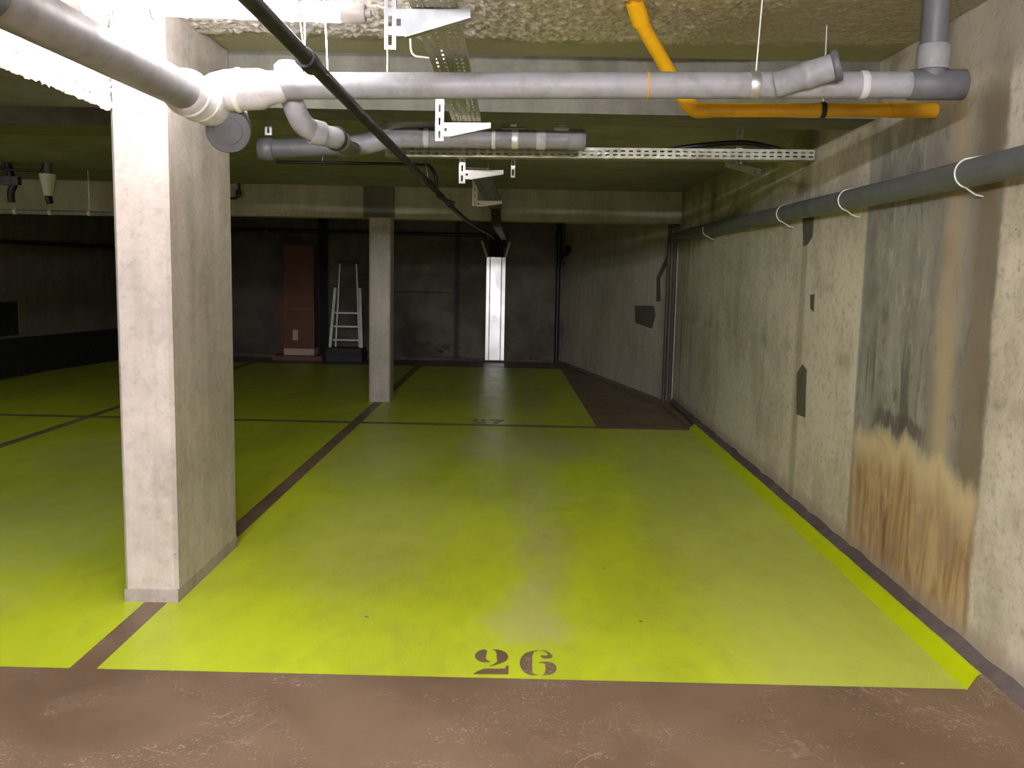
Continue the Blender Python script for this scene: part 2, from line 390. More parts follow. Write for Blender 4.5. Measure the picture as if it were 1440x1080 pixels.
wa = struct(b.build('wall_angled', M['angwall']))
def apatch(pts):
    bb = MB(); P = [A0 + ad * d + Vector((0, 0, z)) for d, z in pts]; q = -an
    # outward normal of the wall faces the bays
    nn = Vector((-ad.y, ad.x, 0)); n_ = len(P)
    bb.faces([p + nn * .004 for p in P] + [p - nn * .02 for p in P], [tuple(range(n_)), tuple(reversed(range(n_, 2 * n_)))] + [(i, n_ + i, n_ + (i + 1) % n_, (i + 1) % n_) for i in range(n_)])
    return bb
da = lambda y: (y - A0.y) / ad.y
for pts in ([(da(11.07), 1.04), (da(10.46), 1.06), (da(10.40), .96), (da(10.48), .80), (da(11.04), .83)], [(da(10.06), 1.68), (da(10.045), 1.58), (da(10.3), 1.38), (da(10.25), 1.12), (da(10.38), 1.11), (da(10.40), 1.38), (da(10.2), 1.56)]):
    apatch(pts).build('mortar_patch', M['patch'], wa)
b = MB().box(-6.6, 1.1, 14.42, 14.7, 0, 2.6).box(-.97, .62, 14.385, 14.45, .05, 2.27)
struct(b.build('wall_back', M['back']))
b = MB().prism([(LW(-5.2), -5.2), (LW(14.6), 14.6), (LW(14.6) - .3, 14.6), (LW(-5.2) - .3, -5.2)], 0, 2.75)
struct(b.build('wall_left', M['darkwall']))
b = MB().box(-9.4, XW + .25, -5.3, -5.1, 0, 2.75); struct(b.build('wall_front', M['darkwall']))
b = MB().prism([(LW(3.0), 3.0), (LW(14.4), 14.4), (LW(14.4) + .05, 14.42), (LW(3.0) + .05, 3.0)], 0, .47)
struct(b.build('baseboard_left', M['plinth']))
b = MB().box(-5.7, .6, 14.36, 14.42, 0, .05); struct(b.build('baseboard_back', M['mortar']))

# kerb cove along the right wall
def cove(y0, y1, y2=None):
    bb = MB(); pr = [(1.57, 0), (1.602, .052), (1.612, .058), (XW + .01, .058), (XW + .01, 0)]
    vs = [(x, y0 if i else y0, z) for i, (x, z) in enumerate(pr)] + [(x, y1, z) for x, z in pr]; n_ = len(pr)
    bb.faces(vs, [tuple(range(n_)), tuple(reversed(range(n_, 2 * n_)))] + [(i, n_ + i, n_ + (i + 1) % n_, (i + 1) % n_) for i in range(n_)]); return bb
struct(cove(3.015, 8.26).build('trim_1', M['limek']))
struct(cove(-5, 3.013).build('trim_2', M['brown']))
b = MB(); n_ = 160; vs = []
for i in range(n_ + 1):
    y = -3 + 12.8 * i / n_; w = .012 * noise.noise(Vector((y * 5, 0, 0))) + .008 * noise.noise(Vector((y * 19, 2, 0)))
    far = max(0, min(1, (y - 8.2) / 1.2))
    vs += [(1.618 + w * .4 + .01 * far, y, .0575), (1.645, y, .066 + w * .3), (XW - .004, y, .085 + w), (XW + .01, y, .09 + w)]
b.faces(vs, [(i * 4 + k, i * 4 + k + 1, i * 4 + k + 5, i * 4 + k + 4) for i in range(n_) for k in range(3)], True)
struct(b.build('trim_3', M['mortar']))
b = MB().prism([(1.575, 8.265), (XW, 8.265), (XW, 9.86), (.66, 14.4), (.585, 14.36), (1.555, 9.80)], 0, .03)
struct(b.build('trim_4', M['brown']))

# ------------------------------------------------------------------ pillars
def pillar(x0, x1, y0, y1, z1, label, ch=.014):
    t = thing('concrete_pillar', label, 'pillar', ((x0 + x1) / 2, (y0 + y1) / 2, 0))
    xy = [(x0 + ch, y0), (x1 - ch, y0), (x1, y0 + ch), (x1, y1 - ch), (x1 - ch, y1), (x0 + ch, y1), (x0, y1 - ch), (x0, y0 + ch)]
    MB().prism(xy, 0, z1).build('shaft', M['pillar'], t); return t
p1 = pillar(-1.634, -1.41, 3.665, 4.46, 2.415, 'large pale concrete pillar standing at the front of the bays beside the lime bay 26')
bf = MB(); e = .0012; bf.box(-1.634 - e, -1.41 + e, 3.665 - e, 4.46 - .002, 0, .055); bf.build('mortar_foot', M['foot'], p1)
pillar(-1.61, -1.385, 9.66, 9.95, 1.945, 'slim far concrete pillar under the far cross beam')

# ------------------------------------------------------------------ bay numbers
TWO = [[(-0.107,3.258),(-0.116,3.255),(-0.123,3.250),(-0.130,3.242),(-0.135,3.233),(-0.139,3.223),(-0.142,3.211),(-0.142,3.199),(-0.141,3.187),(-0.138,3.176),(-0.133,3.166),(-0.128,3.158),(-0.121,3.151),(-0.113,3.146),(-0.105,3.144),(-0.086,3.146),(-0.083,3.151),(-0.098,3.168),(-0.101,3.181),(-0.100,3.216),(-0.098,3.244)],
[(-0.080,3.259),(-0.072,3.260),(-0.064,3.260),(-0.056,3.258),(-0.049,3.255),(-0.042,3.250),(-0.036,3.244),(-0.031,3.237),(-0.026,3.229),(-0.023,3.220),(-0.021,3.210),(-0.019,3.200),(-0.019,3.190),(-0.021,3.180),(-0.023,3.171),(-0.026,3.162),(-0.030,3.154),(-0.061,3.124),(-0.082,3.110),(-0.086,3.111),(-0.069,3.134),(-0.058,3.156),(-0.061,3.183),(-0.062,3.218),(-0.066,3.242)],
[(-0.142,3.045),(-0.126,3.070),(-0.106,3.090),(-0.092,3.094),(-0.060,3.094),(-0.028,3.096),(-0.025,3.118),(-0.016,3.123),(-0.017,3.050)]]
SIX = [[(0.068,3.253),(0.060,3.248),(0.052,3.241),(0.044,3.231),(0.038,3.219),(0.032,3.205),(0.028,3.189),(0.025,3.173),(0.024,3.155),(0.023,3.138),(0.024,3.122),(0.027,3.106),(0.031,3.091),(0.035,3.078),(0.041,3.067),(0.048,3.058),(0.055,3.051),(0.063,3.047),(0.071,3.045),(0.088,3.046),(0.088,3.050),(0.073,3.057),(0.068,3.074),(0.068,3.131),(0.069,3.199),(0.072,3.225),(0.075,3.247),(0.092,3.255),(0.098,3.260),(0.083,3.260)],
[(0.098,3.259),(0.116,3.262),(0.133,3.245),(0.145,3.215),(0.142,3.198),(0.127,3.188),(0.111,3.189),(0.099,3.203),(0.103,3.218),(0.122,3.214),(0.128,3.227),(0.116,3.251)],
[(0.090,3.147),(0.099,3.160),(0.124,3.164),(0.132,3.161),(0.139,3.156),(0.145,3.149),(0.150,3.140),(0.153,3.130),(0.155,3.119),(0.155,3.108),(0.154,3.096),(0.151,3.086),(0.147,3.075),(0.142,3.067),(0.136,3.059),(0.129,3.054),(0.121,3.051),(0.107,3.047),(0.096,3.045),(0.104,3.052),(0.112,3.070),(0.116,3.101),(0.115,3.140),(0.106,3.150)]]
def digit(polys, dx, dy, k, kx=1.0):
    bb = MB()
    for p in polys: bb.poly([(dx + x * kx, dy + (y - 3.045) * k, .0012) for x, y in p])
    return bb
t = thing('bay_number', 'dark brown stencilled number 26 painted on the front edge of the near lime bay', 'number', (0, 3.15, 0))
digit(TWO, 0, 3.045, 1).build('digit', M['brown'], t); digit(SIX, 0, 3.045, 1).build('digit', M['brown'], t)
SEVEN = [[(.024, 3.26), (.155, 3.26), (.155, 3.22), (.11, 3.12), (.1, 3.045), (.05, 3.045), (.06, 3.12), (.11, 3.2), (.04, 3.2), (.036, 3.18), (.024, 3.18)]]
t = thing('bay_number', 'faint dark stencilled number at the front edge of the far lime bay', 'number', (-.3, 8.5, 0))
digit(TWO, -.29, 8.385, 1.1).build('digit', M['brown'], t); digit(SEVEN, -.29, 8.385, 1.1).build('digit', M['brown'], t)

# ------------------------------------------------------------------ tube luminaire
t = thing('tube_luminaire', 'glowing fluorescent tube luminaire hanging under the flocked ceiling in front of the large pillar', 'lamp', (-1.1, 3.2, 2.27))
MB().tube([(-1.50, 3.2, 2.278), (-.628, 3.2, 2.262)], .0315, 28).build('tube', M['glow'], t)
bb = MB(); bb.tube([(-.63, 3.2, 2.262), (-.626, 3.2, 2.262), (-.55, 3.2, 2.2605), (-.545, 3.2, 2.2605)], [.030, .033, .033, .029], 28)
ec = bb.build('end_cap', M['capgrey'], t)
bb = MB(); bb.tube([(-.547, 3.2, 2.2605), (-.527, 3.2, 2.26)], [.014, .012], 16); bb.build('cable_gland', M['capgrey'], t)
MB().tube([(-1.56, 3.2, 2.279), (-1.50, 3.2, 2.278)], .033, 28).build('end_cap', M['capgrey'], t)
for x in (-1.262, -.80):
    bb = MB(); ring = [(x, 3.2 + .041 * math.sin(a), 2.27 + .041 * math.cos(a)) for a in [R(k) for k in range(-20, 341, 20)]]
    bb.tube(bez([(x, 3.2, CZ - .004), (x, 3.185, 2.36), (x, 3.165, 2.32)] + ring[3:17], 3), .0055 if x < -1 else .002, 8)
    bb.build('suspension_clip', M['galv'], t)

# ------------------------------------------------------------------ lengthwise drain pipe on the left (runs over the lane to the tee)
t = thing('drain_pipe', 'thick white-dusted drain pipe running over the lane to the large pillar', 'pipe', (-1.12, 2.0, 1.95))
ax = Vector((0, 3.2, .04)).normalized()
MB().tube([(-1.12, .2, 1.938), (-1.12, 3.42, 1.975)], .059, 32).build('pipe', M['pvc'], t)
MB().tube([(-1.12, 1.2, 1.95), (-1.12, 1.94, 1.958), (-1.12, 1.945, 1.958)], [.066, .066, .060], 32).build('coupling', M['pvc_d'], t)
MB().tube([(-1.12, 3.05, 1.971), (-1.12, 3.06, 1.971), (-1.12, 3.50, 1.972), (-1.12, 3.56, 1.965), (-1.12, 3.58, 1.96)], [.060, .072, .075, .066, .03], 32).build('tee_body', M['pvc_cl'], t)
for y in (3.10, 3.20): MB().tube([(-1.12, y - .006, 1.971), (-1.12, y - .004, 1.971), (-1.12, y + .004, 1.971), (-1.12, y + .006, 1.971)], [.072, .078, .078, .072], 32).build('rubber_rim', M['white'], t)
d0, d1 = Vector((-1.105, 3.50, 1.945)), Vector((-1.062, 3.34, 1.885))
cp = MB().tube([d0, d0 + (d1 - d0) * .6, d0 + (d1 - d0) * .62, d1 * .96 + d0 * .04, d1], [.068, .072, .080, .080, .076], 36).build('cleaning_plug', M['pvc_d'], t)
u = (d1 - d0).normalized()
MB().tube([d1 - u * .004, d1 + u * .003], [.05, .048], 28).build('plug_lid', M['pvc_d'], cp)
b = MB()
for y in (.9, 2.55):
    b2 = MB().tube([(-1.12, y, 2.02), (-1.12, y, CZ + .01)], .004, 8); b2.build('hanger_rod', M['galv'], t)

# ------------------------------------------------------------------ cross drain pipe
t = thing('drain_pipe', 'long grey drain pipe crossing below the ceiling from the tee to the right wall', 'pipe', (0, 3.3, 2.05))
mz = lambda x: 2.0475 + (x + .346) * .0195
MB().tube([(-1.0, 3.3, mz(-1.0)), (1.50, 3.3, mz(1.50))], .0455, 32).build('pipe', M['pvc'], t)
bb = MB(); bb.tube([(-1.12, 3.3, 2.0), (-1.09, 3.3, 2.012), (-1.05, 3.3, 2.018), (-1.0, 3.3, 2.022), (-.93, 3.3, 2.025), (-.90, 3.3, 2.03), (-.86, 3.3, 2.035), (-.855, 3.3, 2.037)], [.058, .066, .071, .071, .070, .058, .054, .046], 32)
bb.build('reducer', M['pvc_cl'], t)
MB().tube([(-1.02, 3.3, 2.02), (-1.016, 3.3, 2.02), (-1.004, 3.3, 2.02), (-1.0, 3.3, 2.02)], [.070, .076, .076, .070], 32).build('rubber_rim', M['white'], t)
for x, w, m in ((.427, .006, 'yellow'), (.80, .034, 'galv'), (1.18, .026, 'pvc_cl')):
    MB().ring((x, 3.3, mz(x)), (1, 0, .02), .0485, w).build('clamp', M[m], t)
s0, s1 = Vector((.87, 3.275, 2.066)), Vector((1.065, 3.20, 2.122)); u = (s1 - s0).normalized()
st = MB().tube([s0, s0 + u * .09, s0 + u * .092, s0 + u * .125, s0 + u * .127, s1 - u * .022], [.044, .044, .047, .047, .045, .045], 28).build('branch_stub', M['pvc'], t)
MB().tube([s1 - u * .024, s1 - u * .020, s1 - u * .006, s1], [.046, .053, .053, .046], 28).build('socket_cap', M['pvc_d'], st)
MB().tube([(1.34, 3.3, mz(1.34)), (1.345, 3.3, mz(1.34)), (1.53, 3.3, mz(1.53)), (1.535, 3.3, mz(1.53))], [.046, .052, .052, .044], 32).build('tee_body', M['pvc_d'], t)
rz = mz(1.42)
MB().tube([(1.418, 3.3, rz), (1.414, 3.3, CZ + .01)], .046, 28).build('riser_pipe', M['pvc_d'], t)
MB().tube([(1.418, 3.3, rz + .05), (1.418, 3.3, rz + .13), (1.418, 3.3, rz + .135)], [.054, .054, .047], 28).build('coupling', M['pvc'], t)
for (x, z0, z1, tw) in ((-.695, 2.085, 2.43, -.015), (-.775, 2.08, 2.43, 0), (-.485, 2.09, 2.43, 0), (.805, 2.115, 2.43, .012)):
    MB().tube([(x, 3.3, z0), (x + tw, 3.3, z1)], .0028, 8).build('hanger_rod', M['white'], t)

# ------------------------------------------------------------------ swan neck and the smaller waste pipe behind the beam
t = thing('waste_pipe', 'grey swan-neck waste pipe curving down from the cross drain pipe', 'pipe', (-.85, 3.4, 2.0))
pth = bez([(-.845, 3.36, 2.10), (-.84, 3.365, 2.03), (-.835, 3.38, 1.985), (-.81, 3.41, 1.925), (-.765, 3.46, 1.900), (-.72, 3.53, 1.895), (-.715, 3.62, 1.897)], 8)
MB().tube(pth, .040, 26).build('pipe', M['pvc'], t)
u = Vector((.055, .04, -.008)).normalized()
MB().ring((-.768, 3.455, 1.9015), u, .0455, .05).build('coupling', M['pvc'], t)
MB().ring((-.716, 3.545, 1.895), (.3, 1, 0), .047, .014).build('rubber_ring', M['black'], t)
MB().tube([(-.715, 3.60, 1.897), (-.80, 4.2, 1.945), (-.90, 4.9, 2.03), (-.915, 5.0, 2.045)], .037, 20).build('tail_pipe', M['pvc_d'], t)
MB().tube([(-.845, 3.345, 2.06), (-.845, 3.345, 2.115), (-.845, 3.345, 2.13)], [.05, .05, .035], 22).build('top_cap', M['pvc_cl'], t)

t = thing('waste_pipe', 'grey waste pipe with bend and access cap hanging behind the cross beam', 'pipe', (-.3, 5.05, 2.1))
k = 1.02
MB().tube([(-1.43, 5.05, 2.04), (-.97, 5.05, 2.066)], .052, 26).build('pipe', M['pvc_d'], t)
MB().tube([(-1.44, 5.05, 2.04), (-1.435, 5.05, 2.04), (-1.36, 5.05, 2.043), (-1.355, 5.05, 2.043)], [.052, .062, .062, .053], 26).build('coupling', M['pvc_d'], t)
MB().tube(bez([(-.99, 5.05, 2.062), (-.86, 5.05, 2.08), (-.76, 5.05, 2.105), (-.66, 5.05, 2.118), (-.56, 5.05, 2.118)], 6), .056, 26).build('bend', M['pvc'], t)
MB().tube(bez([(-.78, 5.05, 2.11), (-.73, 5.05, 2.165), (-.66, 5.05, 2.195), (-.58, 5.06, 2.205), (-.50, 5.10, 2.215)], 6), .045, 24).build('branch_bend', M['pvc'], t)
MB().tube([(-.56, 5.05, 2.115), (.33, 5.05, 2.122)], .050, 26).build('pipe', M['pvc'], t)
for x, w, m in ((-.53, .03, 'pvc_cl'), (-.165, .02, 'white'), (-.05, .035, 'galv_w'), (.09, .05, 'pvc_cl')):
    MB().ring((x, 5.05, 2.118), (1, 0, 0), .0535, w).build('clamp', M[m], t)
MB().tube([(.235, 5.05, 2.121), (.24, 5.05, 2.121), (.32, 5.05, 2.122), (.325, 5.05, 2.122)], [.05, .055, .055, .05], 26).build('end_socket', M['pvc'], t)
ac = MB().tube([(.20, 5.05, 2.165), (.20, 5.05, 2.182), (.20, 5.05, 2.184), (.20, 5.05, 2.205), (.20, 5.05, 2.206), (.20, 5.05, 2.222)], [.045, .045, .022, .022, .03, .028], 24).build('access_cap', M['white'], t)

# slotted hanger channels
def channel(x, y, z0, z1, label, w=.034, mat='galv'):
    t = thing('hanger_channel', label, 'bracket', (x, y, z1), 'slotted hanger channels below the ceiling')
    MB().plate((x - w / 2, y, z0), (0, 0, 1), (1, 0, 0), z1 - z0, w, .003, [w / 2], .05, .028, .012).build('channel', M[mat], t)
    bb = MB()
    for s_ in (-1, 1): bb.box(x + s_ * w / 2 - .0015, x + s_ * w / 2 + .0015, y, y + .022, z0, z1)
    bb.build('flange', M[mat], t)
    MB().box(x - .07, x + .07, y - .01, y + .04, z1, z1 + .004).build('foot_plate', M[mat], t)
channel(-1.37, 4.985, 2.107, CF - .004, 'slotted metal hanger channel beside the large pillar above the grey waste pipe')
channel(-.058, 4.99, 2.176, CF - .004, 'short bright slotted hanger channel above the clamped waste pipe', .03, 'galv_w')
channel(-.064, 5.62, 1.975, 2.262, 'dark slotted hanger channel hanging below the crosswise cable tray', .022)

# ------------------------------------------------------------------ yellow gas pipe
t = thing('gas_pipe', 'bright yellow gas pipe bending from the flocked ceiling to the right wall', 'pipe', (.7, 3.82, 2.1))
pa = bez([(.395, 3.50, CZ + .01), (.405, 3.53, 2.39), (.43, 3.57, 2.345), (.55, 3.70, 2.215), (.655, 3.80, 2.10)], 8)
MB().tube(pa, .028, 22).build('pipe', M['yellow'], t)
MB().tube(bez([(.63, 3.775, 2.127), (.665, 3.805, 2.09), (.70, 3.82, 2.073), (.76, 3.82, 2.074)], 6), .031, 22).build('elbow', M['yellow'], t)
MB().tube([(.75, 3.82, 2.074), (1.675, 3.82, 2.090)], .028, 22).build('pipe', M['yellow'], t)
MB().tube([(.398, 3.515, 2.405), (.405, 3.53, 2.39), (.43, 3.57, 2.345)], .034, 22).build('socket', M['yellow'], t)
MB().tube([(1.48, 3.82, 2.087), (1.665, 3.82, 2.090)], .031, 22).build('sleeve', M['yellow'], t)
cl = MB().ring((1.21, 3.82, 2.082), (1, 0, 0), .033, .02).build('clamp', M['black'], t)
MB().tube([(1.21, 3.82, 2.11), (1.21, 3.83, CZ)], .004, 8).build('clamp_rod', M['galv'], cl)

# ------------------------------------------------------------------ right wall pipe
t = thing('wall_pipe', 'blue-grey pipe running along the right wall below the ceiling', 'pipe', (1.61, 4, 1.8))
MB().tube([(1.612, -4.8, 1.808), (1.612, 4, 1.79), (1.612, 9.72, 1.815)], .05, 28).build('pipe', M['pvc_w'], t)
MB().tube([(1.612, 9.70, 1.815), (1.612, 9.78, 1.815), (1.612, 9.80, 1.815)], [.056, .056, .04], 28).build('end_cap', M['pvc_d'], t)
for y in (1.9, 3.38, 4.60, 5.70, 8.0):
    z = 1.79 + abs(y - 4) * .003
    pts = [(1.612 + .052 * math.cos(a), y, z + .052 * math.sin(a)) for a in [R(k) for k in range(95, 275, 15)]]
    MB().tube(bez([(1.662, y, z + .062)] + pts + [(1.64, y, z - .075), (1.672, y, z - .082)], 2), .0032, 8).build('clip', M['white'], t)

# ------------------------------------------------------------------ black conduits
t = thing('conduit', 'long black conduit running diagonally from the lamp to the far cross beam', 'conduit', (-.64, 5, 2.0))
cpath = [(-.58, .3, 1.96), (-.583, 2.0, 1.96), (-.60, 4.0, 1.96), (-.606, 5.81, 1.96), (-.575, 8.3, 1.922), (-.53, 9.8, 1.905), (-.44, 12.7, 1.92), (-.43, 14.1, 1.92)]
MB().tube(bez(cpath, 6), .020, 18).build('conduit', M['black'], t)
for p0, p1 in (((-.590, 2.50, 1.96), (-.591, 2.60, 1.96)), ((-.606, 5.75, 1.96), (-.605, 5.95, 1.959)), ((-.588, 7.3, 1.942), (-.585, 7.5, 1.938))):
    MB().tube([p0, p1], .028, 18).build('coupling', M['black'], t)
for y in (2.55, 5.85): MB().tube([(-.60, y, 1.97), (-.648, y, CF if y > 4.8 else CZ + .01)], .003, 8).build('hanger_rod', M['galv'], t)
t = thing('conduit', 'thin black conduit running crosswise above the slim far pillar with a hooked end', 'conduit', (-1.1, 6, 2.08))
MB().tube(bez([(-1.6, 6, 2.082), (-1.1, 6, 2.084), (-.66, 6, 2.08), (-.605, 6, 2.07), (-.566, 6.0, 2.0), (-.565, 6.04, 1.92), (-.55, 6.1, 1.885), (-.49, 6.3, 1.875), (-.50, 6.7, 1.90), (-.57, 6.95, 1.93)], 6), .011, 12).build('conduit', M['black'], t)
for x in (-1.3, -.85): MB().tube([(x, 6, 2.09), (x, 6, CF)], .003, 8).build('hanger_rod', M['galv'], t)
t = thing('conduit', 'short black conduit behind the large pillar on the far beam', 'conduit', (-3.4, 9.6, 2.1))
MB().tube(bez([(-3.5, 9.6, 2.13), (-3.15, 9.6, 2.115), (-2.98, 9.6, 2.12), (-2.955, 9.6, 2.17), (-2.95, 9.6, 2.27)], 5), .014, 10).build('conduit', M['black'], t)
MB().ring((-2.955, 9.6, 2.17), (0, 0, 1), .03, .06).build('junction', M['black'], t)

# ------------------------------------------------------------------ cable trays
t = thing('cable_tray', 'perforated galvanised cable tray running lengthwise to the back wall on cantilever brackets', 'cable tray', (-.27, 5, 2.1))
tp = [(1.2, 2.19), (2.0, 2.172), (2.75, 2.156), (4.42, 2.092), (5.40, 2.003), (5.5, 2.003), (8.2, 2.034), (9.3, 2.034)]
W = .13; xl = -.335
for (y0, z0), (y1, z1) in zip(tp, tp[1:]):
    if y0 == 4.42: continue
    v = Vector((0, y1 - y0, z1 - z0)); L = v.length; bb = MB()
    bb.plate((xl, y0, z0), v, (1, 0, 0), L, W, .0016, [.022, .05, .092, .112] if y1 < 9 else [.065], .05, .026, .008)
    for s_ in (0, W):
        bb.obox(Vector((xl + s_, (y0 + y1) / 2, (z0 + z1) / 2 + .014)), (1, 0, 0), v, (0, 0, 1), .002, L, .028)
    for s_ in (.036, .071): bb.obox(Vector((xl + s_, (y0 + y1) / 2, (z0 + z1) / 2 - .002)), (1, 0, 0), v, (0, 0, 1), .005, L, .004)
    bb.build('tray_section', M['tray'] if y1 < 5 else M['tray_shade'], t)
t = thing('cable_tray', 'perforated galvanised cable tray running crosswise to the right wall with a black cable on it', 'cable tray', (.4, 5.3, 2.07))
v = Vector((2.44, 0, .022)); L = v.length
bb = MB(); bb.plate((-.79, 5.3, 2.048), v, (0, 0, 1), L, .058, .002, [.018, .040], .044, .024, .009); bb.build('side_flange', M['tray'], t)
MB().plate((-.79, 5.3, 2.048), v, (0, 1, 0), L, .10, .002, [.03, .07], .044, .024, .009).build('tray_floor', M['tray'], t)
MB().plate((-.79, 5.40, 2.048), v, (0, 0, 1), L, .058, .002, [.029], .044, .024, .009).build('side_flange', M['galv'], t)
t = tag(MB().tube(bez([(.45, 5.345, 2.094), (.75, 5.345, 2.108), (1.0, 5.34, 2.145), (1.25, 5.335, 2.165), (1.42, 5.34, 2.14), (1.58, 5.345, 2.10), (1.66, 5.35, 2.09)], 8), .014, 12).build('power_cable', M['black'], None, (1.0, 5.34, 2.1)), 'thick black cable humped over the crosswise cable tray near the right wall', 'cable')
t = thing('hanger_channel', 'slotted hanger channel and arm holding the crosswise tray near the right wall', 'bracket', (1.25, 5.4, CF), 'slotted hanger channels below the ceiling')
MB().plate((1.225, 5.408, 2.03), (0, 0, 1), (1, 0, 0), CF - 2.03, .04, .003, [.02], .05, .028, .014).build('channel', M['galv'], t)
MB().obox((1.25, 5.33, 2.022), (1, 0, 0), (.35, -.9, -.25), (0, .2, 1), .04, .30, .034).build('arm', M['galv'], t)

def bracket(x0, x1, w, y, zt, ztop, zbot, label, kt=.085, mt='galv_w'):
    t = thing('cantilever_bracket', label, 'bracket', (x0 + w / 2, y, ztop), 'cantilever brackets under the lengthwise cable tray')
    MB().plate((x0, y, zbot), (0, 0, 1), (1, 0, 0), ztop - zbot, w, .003, [w / 2], .052, .028, .011).build('channel', M[mt], t)
    bb = MB()
    for xx in (x0, x0 + w): bb.box(xx - .0015, xx + .0015, y, y + .02, zbot, ztop)
    bb.build('channel_side', M['galv'], t)
    # triangular arm: web, lower flange and a nose
    xa = x0 + w; xe = x1; h0, h1 = kt, .018
    web = [(xa, zt), (xe, zt + .004), (xe, zt - h1), (xa + .03, zt - h0), (xa, zt - h0)]
    bb = MB(); n_ = len(web)
    bb.faces([(x, y - .014, z) for x, z in web] + [(x, y - .011, z) for x, z in web], [tuple(range(n_)), tuple(reversed(range(n_, 2 * n_)))] + [(i, n_ + i, n_ + (i + 1) % n_, (i + 1) % n_) for i in range(n_)])
    arm = bb.build('arm', M[mt], t)
    bb = MB(); a, c_ = Vector((xa + .03, y + .004, zt - h0)), Vector((xe, y + .004, zt - h1)); d = c_ - a
    bb.obox((a + c_) / 2, d, (0, 1, 0), (-d.z, 0, d.x), d.length, .034, .003)
    bb.obox(Vector(((xa + xe) / 2, y + .004, zt)), (1, 0, .02), (0, 1, 0), (0, 0, 1), xe - xa, .034, .003)
    bb.build('arm_flange', M['galv'], t)
    MB().box(xa + .006, xa + .018, y - .020, y - .013, zt - h0 * .62, zt - h0 * .38).build('bolt', M['black'], t)
bracket(-.412, -.163, .030, 2.75, 2.150, CZ - .01, 2.04, 'nearest cantilever bracket holding the cable tray, beside the glowing tube', .075, 'greyzinc')
bracket(-.414, -.157, .036, 4.35, 2.086, CZ + .0, 2.005, 'bright white second cantilever bracket just below the cross drain pipe', .062)
bracket(-.381, -.119, .034, 5.5, 1.998, CF + .002, 1.922, 'third cantilever bracket behind the crosswise cable tray', .052)
bracket(-.450, -.186, .045, 8.2, 2.028, CF, 1.985, 'farthest cantilever bracket in front of the far cross beam', .05)
bb = MB().tube(bez([(-.41, 3.36, CZ + .01), (-.41, 3.36, 2.32), (-.412, 3.36, 2.20), (-.40, 3.36, 2.165), (-.37, 3.36, 2.158), (-.338, 3.36, 2.155)], 5), .0035, 8)
tag(bb.build('wire_hook', M['white'], None, (-.41, 3.36, 2.3)), 'thin white wire hook hanging from the ceiling beside the lengthwise cable tray', 'hook')

# ------------------------------------------------------------------ back wall things
t = thing('cable_trunking', 'bright aluminium cable trunking standing up the back wall with a flared top', 'trunking', (-.40, 14.3, 0))
MB().box(-.535, -.262, 14.30, 14.38, .03, 1.64).build('cover', M['trunk'], t)
for x in (-.49, -.31): MB().box(x - .008, x + .008, 14.288, 14.302, .03, 1.64).build('rib', M['tray'], t)
for x0, x1, xt in ((-.545, -.532, -.615), (-.264, -.251, -.185)):
    MB().box(x0, x1, 14.275, 14.38, .03, 1.64).build('side_flange', M['trunk'], t)
    c0, c1 = Vector(((x0 + x1) / 2, 14.30, 1.635)), Vector((xt, 14.02, 1.875)); d = c1 - c0
    MB().obox((c0 + c1) / 2, d, (0, 1, 0), d.cross(Vector((0, 1, 0))), d.length, .05, .03).build('flared_arm', M['white'], t)
t = thing('cable_bundle', 'black cable bundle spilling into the flared top of the bright trunking', 'cable', (-.40, 14.2, 1.8))
for k in range(7):
    x = -.50 + k * .034
    MB().tube(bez([(x, 14.33, 1.645), (x, 14.29, 1.72), (x * .95 - .02, 14.2, 1.85), (-.27 + (x + .4) * .5, 13.9, 1.905), (-.27 + (x + .4) * .35, 13.3, 1.905), (-.27 + (x + .4) * .35, 10.2, 1.895), (-.27 + (x + .4) * .35, 9.6, 1.90), (-.27 + (x + .4) * .35, 9.2, 2.056)], 5), .016, 10).build('cable', M['black'], t)
t = thing('cardboard_box', 'tall reddish-brown box standing upright on a board against the back wall', 'box', (-3.42, 14.2, .07))
MB().box(-3.655, -3.195, 14.05, 14.38, .17, 1.76).build('box_body', M['brownbox'], t)
MB().box(-3.66, -3.19, 14.04, 14.38, .071, .17).build('torn_base', M['pinkwhite'], t)
MB().box(-3.66, -3.19, 14.043, 14.06, .775, .79).build('tape_seam', M['redboard'], t)
MB().box(-3.20, -3.185, 14.04, 14.07, .18, .95).build('edge_strip', M['redboard'], t)
MB().box(-3.52, -3.44, 14.046, 14.052, .30, .46).build('paper_label', M['pinkwhite'], t)
bb = MB(); bb.obox((-3.74, 14.30, .50), (1, 0, .05), (0, 1, .12), (-.05, -.12, 1), .10, .012, .85)
tag(bb.build('board', M['brownbox'], None, (-3.74, 14.3, .075)), 'narrow brown offcut board leaning beside the tall box', 'board')
tag(MB().box(-3.80, -3.03, 13.88, 14.36, 0, .07).build('board', M['redboard'], None, (-3.4, 14.1, 0)), 'flat reddish board lying under the tall brown box', 'board')
t = thing('plastic_crate', 'low dark blue crate lying under the stepladder at the back wall', 'crate', (-2.7, 14.05, 0))
MB().box(-2.97, -2.42, 13.86, 14.34, 0, .095).build('crate_base', M['crate'], t)
MB().box(-2.99, -2.40, 13.85, 14.35, .10, .125).build('rim', M['crate'], t)
MB().box(-2.96, -2.43, 13.87, 14.33, .126, .2).build('lid', M['black'], t)
t = thing('stepladder', 'folded aluminium stepladder with black top standing on the dark blue crate', 'ladder', (-2.7, 14.1, .2))
def bar(bb, a, c_, w, d=.03):
    a, c_ = Vector(a), Vector(c_); v = c_ - a; s_ = v.cross(Vector((0, 1, 0))).normalized()
    return bb.obox((a + c_) / 2, v, s_, v.cross(s_), v.length, w, d)
